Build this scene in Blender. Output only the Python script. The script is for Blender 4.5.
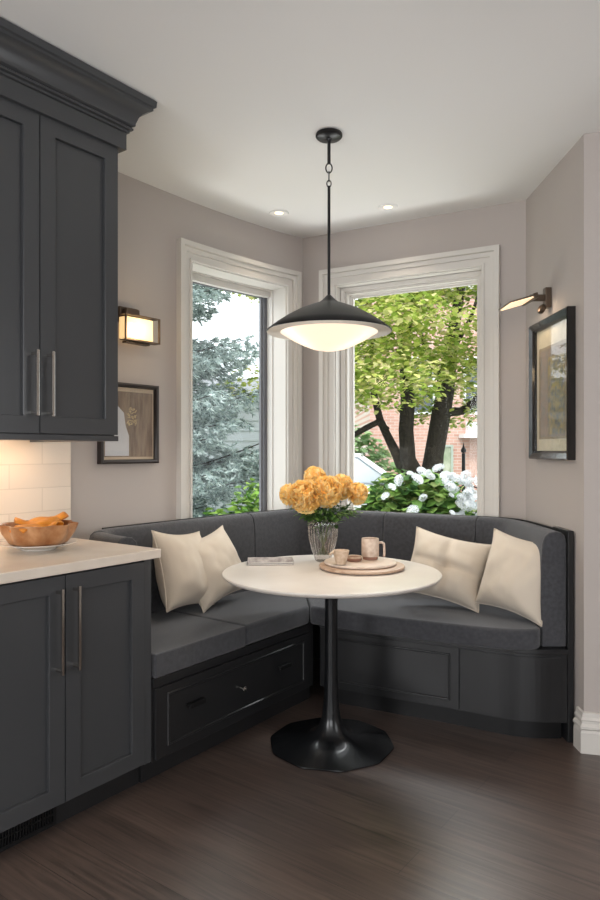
import bpy, math, random
from math import sin, cos, pi, radians, hypot, atan2
from mathutils import Vector, Matrix, noise
random.seed(7)
for o in list(bpy.data.objects): bpy.data.objects.remove(o)
COL = bpy.context.scene.collection
SC = bpy.context.scene

# ------------------------------------------------------------------ camera, world, light, exposure
cam = bpy.data.objects.new('camera', bpy.data.cameras.new('camera')); COL.objects.link(cam)
cam.location = (0, 0, 1.26); cam.rotation_euler = (pi/2, 0, 0)
cam.data.sensor_fit = 'HORIZONTAL'; cam.data.sensor_width = 36.0; cam.data.lens = 36.0*680/600
cam.data.clip_start = 0.05; cam.data.clip_end = 200
SC.camera = cam
SC.view_settings.view_transform = 'Standard'; SC.view_settings.look = 'None'
SC.view_settings.exposure = 0.15; SC.view_settings.gamma = 1.0
try: SC.view_settings.use_curve_mapping = False
except Exception: pass
W = bpy.data.worlds.new('overcast_sky'); SC.world = W; W.use_nodes = True
wn = W.node_tree.nodes; wl = W.node_tree.links
bg = wn['Background']; bg.inputs[1].default_value = 2.6
tc = wn.new('ShaderNodeTexCoord'); ns = wn.new('ShaderNodeTexNoise'); ns.inputs['Scale'].default_value = 2.2; ns.inputs['Detail'].default_value = 4
rp = wn.new('ShaderNodeValToRGB'); rp.color_ramp.elements[0].position = .35; rp.color_ramp.elements[0].color = (.74, .80, .86, 1)
rp.color_ramp.elements[1].position = .6; rp.color_ramp.elements[1].color = (.93, .95, .96, 1)
wl.new(tc.outputs['Generated'], ns.inputs['Vector']); wl.new(ns.outputs[0], rp.inputs[0]); wl.new(rp.outputs[0], bg.inputs[0])

def lamp(name, kind, loc, rot, energy, color=(1, 1, 1), **kw):
    d = bpy.data.lights.new(name, kind); d.energy = energy; d.color = color
    for k, v in kw.items(): setattr(d, k, v)
    o = bpy.data.objects.new(name, d); COL.objects.link(o); o.location = loc
    if isinstance(rot, Vector): o.rotation_euler = (rot - Vector(loc)).to_track_quat('-Z', 'Y').to_euler()
    else: o.rotation_euler = rot
    return o
lamp('sun', 'SUN', (0, 0, 10), (radians(48), radians(8), radians(-25)), 2.2, (1, .97, .92), angle=radians(18))
lamp('rear_room_fill', 'AREA', (-.3, -2.42, 1.45), Vector((-.3, 3, 2.45)), 46, (.97, .98, 1), shape='RECTANGLE', size=2.6, size_y=1.7)  # fill lamp added behind the camera, aimed up at the ceiling
lamp('left_room_fill', 'AREA', (-3.0, -1.1, 1.5), Vector((1.2, 2.6, 1.7)), 62, (.97, .98, 1), shape='RECTANGLE', size=1.6, size_y=1.6)  # unseen fill added at left rear to brighten the right wall

lamp('right_room_fill', 'AREA', (2.62, .75, 1.5), Vector((-.6, 2.6, 1.2)), 8, (.97, .98, 1), shape='RECTANGLE', size=1.5, size_y=1.5)  # weak fill added out of view for the cabinet and drawer fronts
lamp('bay_window_daylight', 'AREA', (1.15, 4.95, 2.95), Vector((.35, 2.6, .3)), 55, (.97, .99, 1), shape='RECTANGLE', size=1.3, size_y=.6)
lamp('left_window_daylight', 'AREA', (-1.15, 4.6, 2.95), Vector((.2, 2.9, .3)), 20, (.97, .99, 1), shape='RECTANGLE', size=1.0, size_y=.6)
for gx, gy in ((.95, 4.75), (-.85, 4.85)):
    lamp('ceiling_fill', 'AREA', (gx, gy, .35), Vector((.25, 2.7, 2.5)), 26, (1, .985, .975), shape='RECTANGLE', size=1.2, size_y=.5)  # hidden lamps added below the sills to brighten the ceiling

# ------------------------------------------------------------------ materials
def s2l(c): return tuple(((x/255)/12.92 if x/255 <= .04045 else (((x/255)+.055)/1.055)**2.4) for x in c)
def mat(name, rgb, rough=.5, metal=0, spec=.5, bump=None, var=None, sheen=0, emit=None, coat=0):
    m = bpy.data.materials.new(name); m.use_nodes = True
    nt = m.node_tree; b = nt.nodes['Principled BSDF']
    c = s2l(rgb)+(1,)
    b.inputs['Base Color'].default_value = c; b.inputs['Roughness'].default_value = rough
    b.inputs['Metallic'].default_value = metal; b.inputs['Specular IOR Level'].default_value = spec
    b.inputs['Coat Weight'].default_value = coat
    if sheen: b.inputs['Sheen Weight'].default_value = sheen; b.inputs['Sheen Roughness'].default_value = .5
    if emit: b.inputs['Emission Color'].default_value = s2l(emit[0])+(1,); b.inputs['Emission Strength'].default_value = emit[1]
    t = nt.nodes.new('ShaderNodeTexCoord')
    if var:   # (second rgb, scale)
        n = nt.nodes.new('ShaderNodeTexNoise'); n.inputs['Scale'].default_value = var[1]; n.inputs['Detail'].default_value = 5
        if len(var) > 2:
            mp = nt.nodes.new('ShaderNodeMapping'); mp.inputs['Scale'].default_value = var[2]; nt.links.new(t.outputs['Object'], mp.inputs[0]); nt.links.new(mp.outputs[0], n.inputs['Vector'])
        else: nt.links.new(t.outputs['Object'], n.inputs['Vector'])
        r = nt.nodes.new('ShaderNodeValToRGB'); r.color_ramp.elements[0].position = .35; r.color_ramp.elements[1].position = .65
        r.color_ramp.elements[0].color = c; r.color_ramp.elements[1].color = s2l(var[0])+(1,)
        nt.links.new(n.outputs[0], r.inputs[0]); nt.links.new(r.outputs[0], b.inputs['Base Color'])
    if bump:  # (scale, strength)
        n = nt.nodes.new('ShaderNodeTexNoise'); n.inputs['Scale'].default_value = bump[0]; n.inputs['Detail'].default_value = 3
        nt.links.new(t.outputs['Object'], n.inputs['Vector'])
        bp = nt.nodes.new('ShaderNodeBump'); bp.inputs['Strength'].default_value = bump[1]; bp.inputs['Distance'].default_value = .01 if len(bump) < 3 else bump[2]
        nt.links.new(n.outputs[0], bp.inputs['Height']); nt.links.new(bp.outputs[0], b.inputs['Normal'])
    return m
def island_mat(name, cols, rough=.6, transl=.3):
    m = bpy.data.materials.new(name); m.use_nodes = True; nt = m.node_tree; b = nt.nodes['Principled BSDF']
    g = nt.nodes.new('ShaderNodeNewGeometry'); r = nt.nodes.new('ShaderNodeValToRGB')
    els = r.color_ramp.elements
    while len(els) < len(cols): els.new(.5)
    for i, c in enumerate(cols): els[i].position = i/(len(cols)-1); els[i].color = s2l(c)+(1,)
    nt.links.new(g.outputs['Random Per Island'], r.inputs[0]); nt.links.new(r.outputs[0], b.inputs['Base Color'])
    b.inputs['Roughness'].default_value = rough
    if transl:
        tl = nt.nodes.new('ShaderNodeBsdfTranslucent'); nt.links.new(r.outputs[0], tl.inputs[0])
        mx = nt.nodes.new('ShaderNodeMixShader'); mx.inputs[0].default_value = transl
        nt.links.new(b.outputs[0], mx.inputs[1]); nt.links.new(tl.outputs[0], mx.inputs[2]); nt.links.new(mx.outputs[0], nt.nodes['Material Output'].inputs[0])
    return m
def glass_mat(name, tint=(1, 1, 1), refl=.08, rough=.0):
    m = bpy.data.materials.new(name); m.use_nodes = True; nt = m.node_tree
    nt.nodes.remove(nt.nodes['Principled BSDF'])
    tr = nt.nodes.new('ShaderNodeBsdfTransparent'); tr.inputs[0].default_value = tint+(1,)
    gl = nt.nodes.new('ShaderNodeBsdfGlossy'); gl.inputs['Roughness'].default_value = rough
    lw = nt.nodes.new('ShaderNodeLayerWeight'); lw.inputs[0].default_value = .5
    mr = nt.nodes.new('ShaderNodeMapRange'); mr.inputs[3].default_value = refl*.4; mr.inputs[4].default_value = refl*4
    nt.links.new(lw.outputs['Facing'], mr.inputs[0])
    mx = nt.nodes.new('ShaderNodeMixShader'); nt.links.new(mr.outputs[0], mx.inputs[0])
    nt.links.new(tr.outputs[0], mx.inputs[1]); nt.links.new(gl.outputs[0], mx.inputs[2]); nt.links.new(mx.outputs[0], nt.nodes['Material Output'].inputs[0])
    return m
def brick_mat(name, c1, c2, mortar, scale, bw, bh, msize=.01, rough=.8, rotx=0, bump=.3, rotz=0):
    m = bpy.data.materials.new(name); m.use_nodes = True; nt = m.node_tree; b = nt.nodes['Principled BSDF']
    t = nt.nodes.new('ShaderNodeTexCoord'); mp = nt.nodes.new('ShaderNodeMapping'); mp.inputs['Rotation'].default_value = (rotx, 0, rotz)
    br = nt.nodes.new('ShaderNodeTexBrick'); br.inputs['Scale'].default_value = scale
    br.inputs['Color1'].default_value = s2l(c1)+(1,); br.inputs['Color2'].default_value = s2l(c2)+(1,); br.inputs['Mortar'].default_value = s2l(mortar)+(1,)
    br.inputs['Brick Width'].default_value = bw; br.inputs['Row Height'].default_value = bh; br.inputs['Mortar Size'].default_value = msize
    nt.links.new(t.outputs['Object'], mp.inputs[0]); nt.links.new(mp.outputs[0], br.inputs[0]); nt.links.new(br.outputs[0], b.inputs['Base Color'])
    bp = nt.nodes.new('ShaderNodeBump'); bp.invert = True; bp.inputs['Strength'].default_value = bump; bp.inputs['Distance'].default_value = .005
    nt.links.new(br.outputs['Fac'], bp.inputs['Height']); nt.links.new(bp.outputs[0], b.inputs['Normal'])
    b.inputs['Roughness'].default_value = rough
    return m

M_wall = mat('greige_paint', (178, 169, 163), .85, bump=(180, .05))
M_ceil = mat('ceiling_paint', (228, 226, 223), .9)
M_trim = mat('white_trim', (206, 201, 194), .5)
M_cab = mat('charcoal_lacquer', (62, 63, 65), .28, spec=.55)
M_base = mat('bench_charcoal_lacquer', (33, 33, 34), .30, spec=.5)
M_black = mat('black_metal', (22, 22, 23), .38, metal=.3)
M_ped = mat('pedestal_black', (20, 21, 23), .27, metal=.2, coat=.2)
M_chrome = mat('polished_nickel', (200, 196, 190), .12, metal=1)
M_bronze = mat('dark_bronze', (104, 90, 78), .35, metal=.8)
M_shadein = mat('cream_enamel', (238, 226, 208), .5)
M_fabric = mat('charcoal_fabric', (62, 62, 65), .95, spec=.2, bump=(420, .5, .004), var=((72, 72, 75), 60), sheen=.25)
M_pillow = mat('cream_linen', (206, 193, 176), .95, spec=.2, bump=(300, .4, .003), sheen=.2)
M_counter = mat('pale_stone', (222, 210, 196), .22, var=((212, 199, 184), 6))
M_tabletop = mat('table_pale_stone', (222, 214, 205), .3, var=((214, 205, 196), 5))
M_glass = glass_mat('window_glass', (.97, .98, .98), .012)
M_picglass = glass_mat('picture_glass', (1, 1, 1), .035)
M_vase = glass_mat('smoky_glass', (.82, .79, .77), .2, .08)
M_winframe = mat('grey_window_frame', (98, 98, 102), .5)
M_plaster = mat('plate_porcelain', (222, 216, 208), .25)

# floor: dark oak planks, running square to the kitchen run
M_floor = bpy.data.materials.new('dark_oak_planks'); M_floor.use_nodes = True
nt = M_floor.node_tree; L = nt.links; b = nt.nodes['Principled BSDF']
t = nt.nodes.new('ShaderNodeTexCoord'); mp = nt.nodes.new('ShaderNodeMapping'); mp.inputs['Rotation'].default_value = (0, 0, radians(36.3))
L.new(t.outputs['Object'], mp.inputs[0])
br = nt.nodes.new('ShaderNodeTexBrick'); br.inputs['Scale'].default_value = 1; br.inputs['Brick Width'].default_value = 2.6; br.inputs['Row Height'].default_value = .15
br.inputs['Mortar Size'].default_value = .0012; br.inputs['Color1'].default_value = s2l((88, 74, 67))+(1,); br.inputs['Color2'].default_value = s2l((79, 66, 60))+(1,)
br.inputs['Mortar'].default_value = s2l((44, 36, 33))+(1,); br.offset = .37
L.new(mp.outputs[0], br.inputs[0])
mp2 = nt.nodes.new('ShaderNodeMapping'); mp2.vector_type = 'TEXTURE'; mp2.inputs['Rotation'].default_value = (0, 0, radians(-36.3)); mp2.inputs['Scale'].default_value = (1/1.3, 1/26, 1)
L.new(t.outputs['Object'], mp2.inputs[0])
n1 = nt.nodes.new('ShaderNodeTexNoise'); n1.inputs['Scale'].default_value = 2.4; n1.inputs['Detail'].default_value = 8; n1.inputs['Distortion'].default_value = .6
L.new(mp2.outputs[0], n1.inputs['Vector'])
r1 = nt.nodes.new('ShaderNodeValToRGB'); r1.color_ramp.elements[0].position = .3; r1.color_ramp.elements[0].color = (.5, .49, .48, 1); r1.color_ramp.elements[1].position = .7; r1.color_ramp.elements[1].color = (1.3, 1.27, 1.23, 1)
L.new(n1.outputs[0], r1.inputs[0])
mx = nt.nodes.new('ShaderNodeMix'); mx.data_type = 'RGBA'; mx.blend_type = 'MULTIPLY'; mx.inputs[0].default_value = 1
L.new(br.outputs[0], mx.inputs[6]); L.new(r1.outputs[0], mx.inputs[7]); L.new(mx.outputs[2], b.inputs['Base Color'])
bp = nt.nodes.new('ShaderNodeBump'); bp.inputs['Strength'].default_value = .25; bp.inputs['Distance'].default_value = .002
L.new(n1.outputs[0], bp.inputs['Height'])
bp2 = nt.nodes.new('ShaderNodeBump'); bp2.invert = True; bp2.inputs['Strength'].default_value = .4; bp2.inputs['Distance'].default_value = .002
L.new(br.outputs['Fac'], bp2.inputs['Height']); L.new(bp.outputs[0], bp2.inputs['Normal']); L.new(bp2.outputs[0], b.inputs['Normal'])
b.inputs['Roughness'].default_value = .36; b.inputs['Specular IOR Level'].default_value = 1.0

# ------------------------------------------------------------------ mesh helpers
class MB:
    def __init__(s): s.v = []; s.f = []
    def add(s, vs, fs, mtx=None):
        k = len(s.v)
        for v in vs:
            v = Vector(v)
            s.v.append(tuple(mtx @ v if mtx else v))
        s.f += [tuple(i+k for i in f) for f in fs]; return s
    def box(s, x0, x1, y0, y1, z0, z1, mtx=None):
        vs = [(x, y, z) for z in (z0, z1) for y in (y0, y1) for x in (x0, x1)]
        return s.add(vs, [(0, 2, 3, 1), (4, 5, 7, 6), (0, 1, 5, 4), (2, 6, 7, 3), (0, 4, 6, 2), (1, 3, 7, 5)], mtx)
    def prism(s, poly, z0, z1, mtx=None):
        n = len(poly)
        a = sum(poly[i][0]*poly[(i+1) % n][1]-poly[(i+1) % n][0]*poly[i][1] for i in range(n))
        if a < 0: poly = poly[::-1]
        vs = [(p[0], p[1], z0) for p in poly]+[(p[0], p[1], z1) for p in poly]
        return s.add(vs, [tuple(range(n))[::-1], tuple(range(n, 2*n))]+[(i, (i+1) % n, n+(i+1) % n, n+i) for i in range(n)], mtx)
    def lathe(s, prof, n=48, c=(0, 0, 0), mod=None, mtx=None, cap=True):
        vs = []; fs = []
        for i, (r, z) in enumerate(prof):
            for k in range(n):
                a = 2*pi*k/n; rr = r*(mod(a, i, z) if mod else 1)
                vs.append((c[0]+rr*cos(a), c[1]+rr*sin(a), c[2]+z))
        for i in range(len(prof)-1):
            for k in range(n):
                q = (k+1) % n; fs.append((i*n+k, i*n+q, (i+1)*n+q, (i+1)*n+k))
        if cap and prof[0][0] > 1e-6: fs.append(tuple(range(n))[::-1])
        if cap and prof[-1][0] > 1e-6: fs.append(tuple(range((len(prof)-1)*n, len(prof)*n)))
        return s.add(vs, fs, mtx)
    def tube(s, pts, r, n=8, mtx=None, cap=True):
        pts = [Vector(p) for p in pts]; N = len(pts); rs = r if isinstance(r, (list, tuple)) else [r]*N
        vs = []; fs = []; prev = None
        for i, p in enumerate(pts):
            d = (pts[min(i+1, N-1)]-pts[max(i-1, 0)]).normalized()
            if prev is None:
                a = Vector((0, 0, 1)) if abs(d.z) < .9 else Vector((1, 0, 0)); x = d.cross(a).normalized()
            else: x = (prev-d*prev.dot(d)).normalized()
            prev = x; y = d.cross(x)
            for k in range(n): a = 2*pi*k/n; vs.append(p+(x*cos(a)+y*sin(a))*rs[i])
        for i in range(N-1):
            for k in range(n): q = (k+1) % n; fs.append((i*n+k, i*n+q, (i+1)*n+q, (i+1)*n+k))
        if cap: fs += [tuple(range(n))[::-1], tuple(range((N-1)*n, N*n))]
        return s.add(vs, fs, mtx)
    def sweep(s, path, prof, mtx=None):   # prof: closed polygon of (offset left of travel, z)
        n = len(path); m = len(prof); vs = []; fs = []
        for i in range(n):
            ds = []
            if i > 0: ds.append((Vector(path[i])-Vector(path[i-1])).normalized())
            if i < n-1: ds.append((Vector(path[i+1])-Vector(path[i])).normalized())
            d = sum(ds, Vector((0, 0))).normalized(); nn = Vector((-d[1], d[0])); k = 1/max(.3, nn.dot(Vector((-ds[0][1], ds[0][0]))))
            for (o, z) in prof: vs.append((path[i][0]+nn[0]*o*k, path[i][1]+nn[1]*o*k, z))
        for i in range(n-1):
            for j in range(m): q = (j+1) % m; fs.append((i*m+j, i*m+q, (i+1)*m+q, (i+1)*m+j))
        fs += [tuple(range(m)), tuple(range((n-1)*m, n*m))[::-1]]
        return s.add(vs, fs, mtx)
    def loop(s, wf, s0, s1, z0, z1, prof, n=1, mtx=None):   # moulding round a rectangle on wall wf(s, off); prof closed (a outward in plane, off)
        m = len(prof); rings = []
        for t in range(n): rings.append(('b', t/n))
        rings.append(('r', 0)); 
        for t in range(n): rings.append(('t', 1-t/n))
        rings.append(('l', 0))
        seq = [(0, t/n, 0) for t in range(n+1)]+[(1, 1-t/n, 0) for t in range(n+1)]
        vs = []; fs = []
        for (top, fr, _) in seq:
            for (a, off) in prof:
                ss = (s0-a)+(s1-s0+2*a)*fr; z = z1+a if top else z0-a
                p = wf(ss, off); vs.append((p[0], p[1], z))
        R = len(seq)
        for i in range(R):
            k = (i+1) % R
            for j in range(m): q = (j+1) % m; fs.append((i*m+j, i*m+q, k*m+q, k*m+j))
        return s.add(vs, fs, mtx)
    def slab(s, wf, s0, s1, z0, z1, o0, o1, n=1, mtx=None):   # box following wall wf
        for t in range(n+1):
            ss = s0+(s1-s0)*t/n
            a = wf(ss, o0); b2 = wf(ss, o1)
            s.v += [tuple(mtx @ Vector(q)) if mtx else q for q in ((a[0], a[1], z0), (a[0], a[1], z1), (b2[0], b2[1], z1), (b2[0], b2[1], z0))]
        k = len(s.v)-4*(n+1)
        for t in range(n):
            for j in range(4): q = (j+1) % 4; s.f.append((k+t*4+j, k+t*4+q, k+t*4+4+q, k+t*4+4+j))
        s.f += [(k, k+1, k+2, k+3), (k+4*n+3, k+4*n+2, k+4*n+1, k+4*n)]
        return s
    def grid(s, fn, nu, nv, mtx=None):
        vs = [fn(i/nu, j/nv) for j in range(nv+1) for i in range(nu+1)]
        fs = [(j*(nu+1)+i, j*(nu+1)+i+1, (j+1)*(nu+1)+i+1, (j+1)*(nu+1)+i) for j in range(nv) for i in range(nu)]
        return s.add(vs, fs, mtx)
    def build(s, name, m, parent=None, smooth=False, bevel=0, seg=2, fix=True, solid=0, sub=0, ang=40):
        me = bpy.data.meshes.new(name); me.from_pydata(s.v, [], s.f); me.validate(); me.update()
        if fix:
            import bmesh
            bm = bmesh.new(); bm.from_mesh(me); bmesh.ops.recalc_face_normals(bm, faces=bm.faces); bm.to_mesh(me); bm.free()
        me.materials.append(m)
        o = bpy.data.objects.new(name, me); COL.objects.link(o)
        if parent: o.parent = parent
        if smooth:
            for p in me.polygons: p.use_smooth = True
            if smooth != 'all':
                try: me.set_sharp_from_angle(angle=radians(ang))
                except Exception: pass
        if solid: md = o.modifiers.new('solid', 'SOLIDIFY'); md.thickness = solid; md.offset = 0
        if bevel: md = o.modifiers.new('bevel', 'BEVEL'); md.width = bevel; md.segments = seg; md.limit_method = 'ANGLE'; md.angle_limit = radians(35)
        if sub: md = o.modifiers.new('sub', 'SUBSURF'); md.levels = sub; md.render_levels = sub
        return o
def tag(o, label=None, cat=None, group=None, kind=None):
    if label: o['label'] = label
    if cat: o['category'] = cat
    if group: o['group'] = group
    if kind: o['kind'] = kind
    return o
def thing(name, label, cat, loc=(0, 0, 0), rz=0, group=None):
    o = bpy.data.objects.new(name, None); COL.objects.link(o); o.empty_display_size = .1
    o.location = loc; o.rotation_euler = (0, 0, rz); return tag(o, label, cat, group)
def struct(o): o['kind'] = 'structure'; return o

# ------------------------------------------------------------------ plan
U = Vector((.592, .806)).normalized(); NN = Vector((-U.y, U.x)); K = Vector((-.571, 2.5)); RK = atan2(U.y, U.x)
def Lp(a, b_): p = K+U*a+NN*b_; return (p.x, p.y)
A = Vector((-.864, 3.229)); B = Vector((.019, 4.244)); C = Vector((1.193, 3.59)); D = Vector((1.186, 2.84))
P0 = A+U*.25; CT = Vector((-.339, 3.943))
H = 2.58
lw_pts = [A-U*3.8, A-U*1.5, A, P0]+[P0*(1-t)**2+CT*(2*t*(1-t))+B*t*t for t in [i/40 for i in range(1, 41)]]
def pathfn(pts, s_start=0):
    pts = [Vector(p) for p in pts]; S = [s_start]
    for i in range(1, len(pts)): S.append(S[-1]+(pts[i]-pts[i-1]).length)
    def pos(s):
        s2 = s
        for i in range(1, len(S)):
            if s2 <= S[i] or i == len(S)-1:
                f = (s2-S[i-1])/(S[i]-S[i-1]); return pts[i-1]+(pts[i]-pts[i-1])*f
    def f(s, off=0):
        e = .012; a, b2 = pos(max(S[0], s-e)), pos(min(S[-1], s+e)); d = (b2-a).normalized(); p = pos(s)
        return (p.x-d.y*off, p.y+d.x*off)
    f.S = S; f.L = S[-1]; return f
WL = pathfn(lw_pts, -3.8)          # left wall, s = 0 at A
WR = pathfn([B, C])                # bay wall
WS = pathfn([C, D])                # right wall
E_ = Vector((2.3, 2.55))
def wall(name, wf, s0, s1, holes, n, th=.2, z1=H):
    ss = sorted(set([s0+(s1-s0)*i/n for i in range(n+1)]+[h for q in holes for h in q[:2]]))
    zs = sorted(set([0, z1]+[h for q in holes for h in q[2:]]))
    mb = MB(); V = {}
    def vid(i, j, k):
        if (i, j, k) not in V:
            p = wf(ss[i], th*k); V[(i, j, k)] = len(mb.v); mb.v.append((p[0], p[1], zs[j]))
        return V[(i, j, k)]
    def solid(i, j):
        if i < 0 or j < 0 or i >= len(ss)-1 or j >= len(zs)-1: return False
        a, c = (ss[i]+ss[i+1])/2, (zs[j]+zs[j+1])/2
        return not any(h[0] < a < h[1] and h[2] < c < h[3] for h in holes)
    for i in range(len(ss)-1):
        for j in range(len(zs)-1):
            if not solid(i, j): continue
            mb.f.append((vid(i, j, 0), vid(i+1, j, 0), vid(i+1, j+1, 0), vid(i, j+1, 0)))
            mb.f.append((vid(i, j, 1), vid(i, j+1, 1), vid(i+1, j+1, 1), vid(i+1, j, 1)))
            if not solid(i-1, j): mb.f.append((vid(i, j, 0), vid(i, j+1, 0), vid(i, j+1, 1), vid(i, j, 1)))
            if not solid(i+1, j): mb.f.append((vid(i+1, j, 0), vid(i+1, j, 1), vid(i+1, j+1, 1), vid(i+1, j+1, 0)))
            if not solid(i, j-1): mb.f.append((vid(i, j, 0), vid(i, j, 1), vid(i+1, j, 1), vid(i+1, j, 0)))
            if not solid(i, j+1): mb.f.append((vid(i, j+1, 0), vid(i+1, j+1, 0), vid(i+1, j+1, 1), vid(i, j+1, 1)))
    return struct(mb.build(name, M_wall, smooth=True))
HL = (.47, 1.21, .815, 2.26); HR = (.225, 1.115, .815, 2.26)
wall('wall_left', WL, -3.8, WL.L, [HL], 60)
wall('wall_back', WR, 0, WR.L, [HR], 2)
wall('wall_right', WS, 0, WS.L, [], 1, .12)
wall('wall_pier', pathfn([D, E_]), .0, (E_-D).length, [], 1)
wall('wall_side', pathfn([E_, (2.9, -2.5)]), 0, 5.09, [(1.1, 2.7, .7, 2.3)], 1)
wall('wall_rear', pathfn([(2.9, -2.5), (-3.11, -2.5)]), 0, 6.01, [(1.9, 4.6, .5, 2.3)], 1)
wall('wall_corner', pathfn([(-3.11, -2.5), (A-U*3.8)]), 0, 2.66, [(.5, 2.2, .7, 2.3)], 1)
fl = [WL(-3.8, .2)]+[WL(s, .2) for s in (-1, 0, .4, .8, 1.1, 1.3)]+[WR(.05, .2), WR(1.34, .2), (1.32, 3.6), (1.30, 3.0), (2.4, 2.75), (3.1, -2.7), (-3.3, -2.7)]
struct(MB().prism(fl, -.1, 0).build('floor', M_floor))
struct(MB().prism(fl, H, H+.1).build('ceiling', M_ceil))

# casing, reveals, sash and glass
cas = [(0, .0), (0, -.020), (.012, -.020), (.014, -.012), (.042, -.012), (.044, -.021), (.066, -.023), (.070, -.036), (.096, -.036), (.096, 0)]
def window(num, wf, h, n, d, frm, fmat, rail):
    s0, s1, z0, z1 = h
    w = struct(MB().loop(wf, s0, s1, z0, z1, cas, n).build('window_%d' % num, M_trim))
    # reveal lining
    MB().loop(wf, s0, s1, z0, z1, [(0.0, -.004), (-.006, -.004), (-.006, d-.05), (-.012, d-.05), (-.012, d), (.0, d)], n).build('window_reveal', M_trim, w)
    if num == 1:
        MB().slab(wf, s0+.006, s1-.006, 2.212, 2.254, d-.03, d+.002, n).build('head_stop', M_trim, w)
    if num == 2:
        MB().loop(wf, s0, s1, z0, z1, [(-.012, d-.06), (-.03, d-.05), (-.03, d-.035), (-.045, d-.035), (-.045, d), (-.006, d)], n).build('inner_stop', M_trim, w)
    MB().loop(wf, s0, s1, z0, z1, [(.0, d), (-rail, d), (-rail, d+.012), (-rail-.012, d+.016), (-rail-.012, d+.035), (0, d+.035)], n).build('window_frame', fmat, w, bevel=.001)
    MB().slab(wf, s0+.01, s1-.01, z0+.01, z1-.01, d+.022, d+.026, n).build('window_pane', M_glass, w)
    return w
window(1, WL, HL, 24, .165, .04, M_winframe, .035)
window(2, WR, HR, 2, .11, .04, M_trim, .05)
# unseen windows added behind the camera to go with the room fill lamps
def added_win(num, wf, h):
    w = struct(MB().loop(wf, *h, cas, 1).build('window_%d' % num, M_trim)); s0, s1, z0, z1 = h
    mb = MB().loop(wf, *h, [(0, .08), (-.05, .08), (-.05, .12), (0, .12)], 1)
    mb.slab(wf, (s0+s1)/2-.03, (s0+s1)/2+.03, z0, z1, .08, .12).build('window_frame', M_trim, w)
added_win(3, pathfn([(-3.11, -2.5), (A-U*3.8)]), (.5, 2.2, .7, 2.3)); added_win(5, pathfn([E_, (2.9, -2.5)]), (1.1, 2.7, .7, 2.3)); added_win(4, pathfn([(2.9, -2.5), (-3.11, -2.5)]), (1.9, 4.6, .5, 2.3))

# baseboard along the pier and the free part of the right wall
bbp = [(0, 0), (-.02, 0), (-.02, .085), (-.014, .095), (-.022, .103), (-.022, .112), (-.013, .122), (-.013, .132), (-.017, .138), (-.01, .148), (-.008, .165), (0, .168)]
struct(MB().sweep([(D.x, 2.9), (D.x, D.y), (E_.x, E_.y)], bbp).build('baseboard_right', M_trim, smooth=True, ang=25))

# ------------------------------------------------------------------ kitchen run (local frame: x along run, y towards wall)
flat = lambda s, off=0: (s, off)
def shaker(mb, x0, x1, z0, z1, y, st=.058, th=.02, rec=.014):
    mb.loop(flat, x0+st, x1-st, z0+st, z1-st, [(st, y), (st, y+th), (0, y+th), (0, y+rec), (.0, y+.0012), (.001, y)], 1)
    mb.box(x0+st-.002, x1-st+.002, y+rec, y+th, z0+st-.002, z1-st+.002); return mb
def bar_handle(door, x, y, z0, z1, flip=1):
    mb = MB().box(x-.005, x+.005, y-.036, y-.027, z0, z1)
    for z in (z0+.012, z1-.012): mb.box(x-.005, x+.005, y-.03, y, z-.005, z+.005)
    h = mb.build('handle', M_chrome, door, bevel=.0015)
    return h
base = thing('base_cabinet', 'charcoal base cabinet with two shaker doors under the pale stone countertop', 'cabinet', (K.x, K.y, 0), RK)
MB().box(-.675, .035, .022, .655, .1, .858).box(.002, .035, .004, .022, .1, .858).build('body', M_cab, base, bevel=.001)
MB().box(-.675, .035, .075, .12, 0, .1).build('toe_kick', M_base, base)
for i, (x0, x1) in enumerate(((-.672, -.337), (-.333, -.001))):
    d = shaker(MB(), x0, x1, .105, .85, 0).build('door', M_cab, base, bevel=.0012)
    bar_handle(d, x1-.03 if i == 0 else x0+.03, 0, .535, .812)
gr = MB().box(-.62, -.33, .068, .074, .012, .085)
vent = gr.build('floor_vent', mat('vent_backing', (14, 14, 14), .6), base)
mb = MB().loop(flat, -.61, -.34, .022, .076, [(.012, .060), (.012, .068), (0, .068), (0, .060)])
for i in range(27): mb.box(-.61+.01*i, -.606+.01*i, .061, .068, .02, .078)
mb.box(-.61, -.34, .061, .068, .046, .05)
mb.build('vent_grille', M_black, vent)
ct = MB().box(-1.2, .055, -.028, .662, .860, .893).build('countertop', M_counter, bevel=.003, seg=3)
ct.location = (K.x, K.y, 0); ct.rotation_euler = (0, 0, RK); tag(ct, 'pale stone countertop on the charcoal base cabinet at left', 'countertop')
M_tile = brick_mat('cream_tile', (226, 214, 200), (220, 207, 193), (208, 196, 182), 1, .30, .10, .0018, .25, rotx=pi/2, bump=.5)
bs = MB().box(-1.2, .14, .648, .662, .8935, 1.305).build('backsplash', M_tile); bs.location = (K.x, K.y, 0); bs.rotation_euler = (0, 0, RK)
tag(bs, 'cream tile backsplash on the wall between the counter and the upper cabinet', 'backsplash')
n0 = .113; e = -.03
upc = thing('upper_cabinet', 'tall charcoal wall cabinet with two shaker doors and stepped crown, at upper left', 'cabinet', (K.x, K.y, 0), RK)
MB().box(-.70, e, n0+.022, .660, 1.31, 2.42).build('body', M_cab, upc, bevel=.001)
MB().sweep([(-.70, n0+.01), (e-.002, n0+.01), (e-.002, .64)], [(-.006, 1.293), (-.006, 1.312), (.03, 1.312), (.03, 1.293)]).build('bottom_moulding', M_cab, upc)
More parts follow.
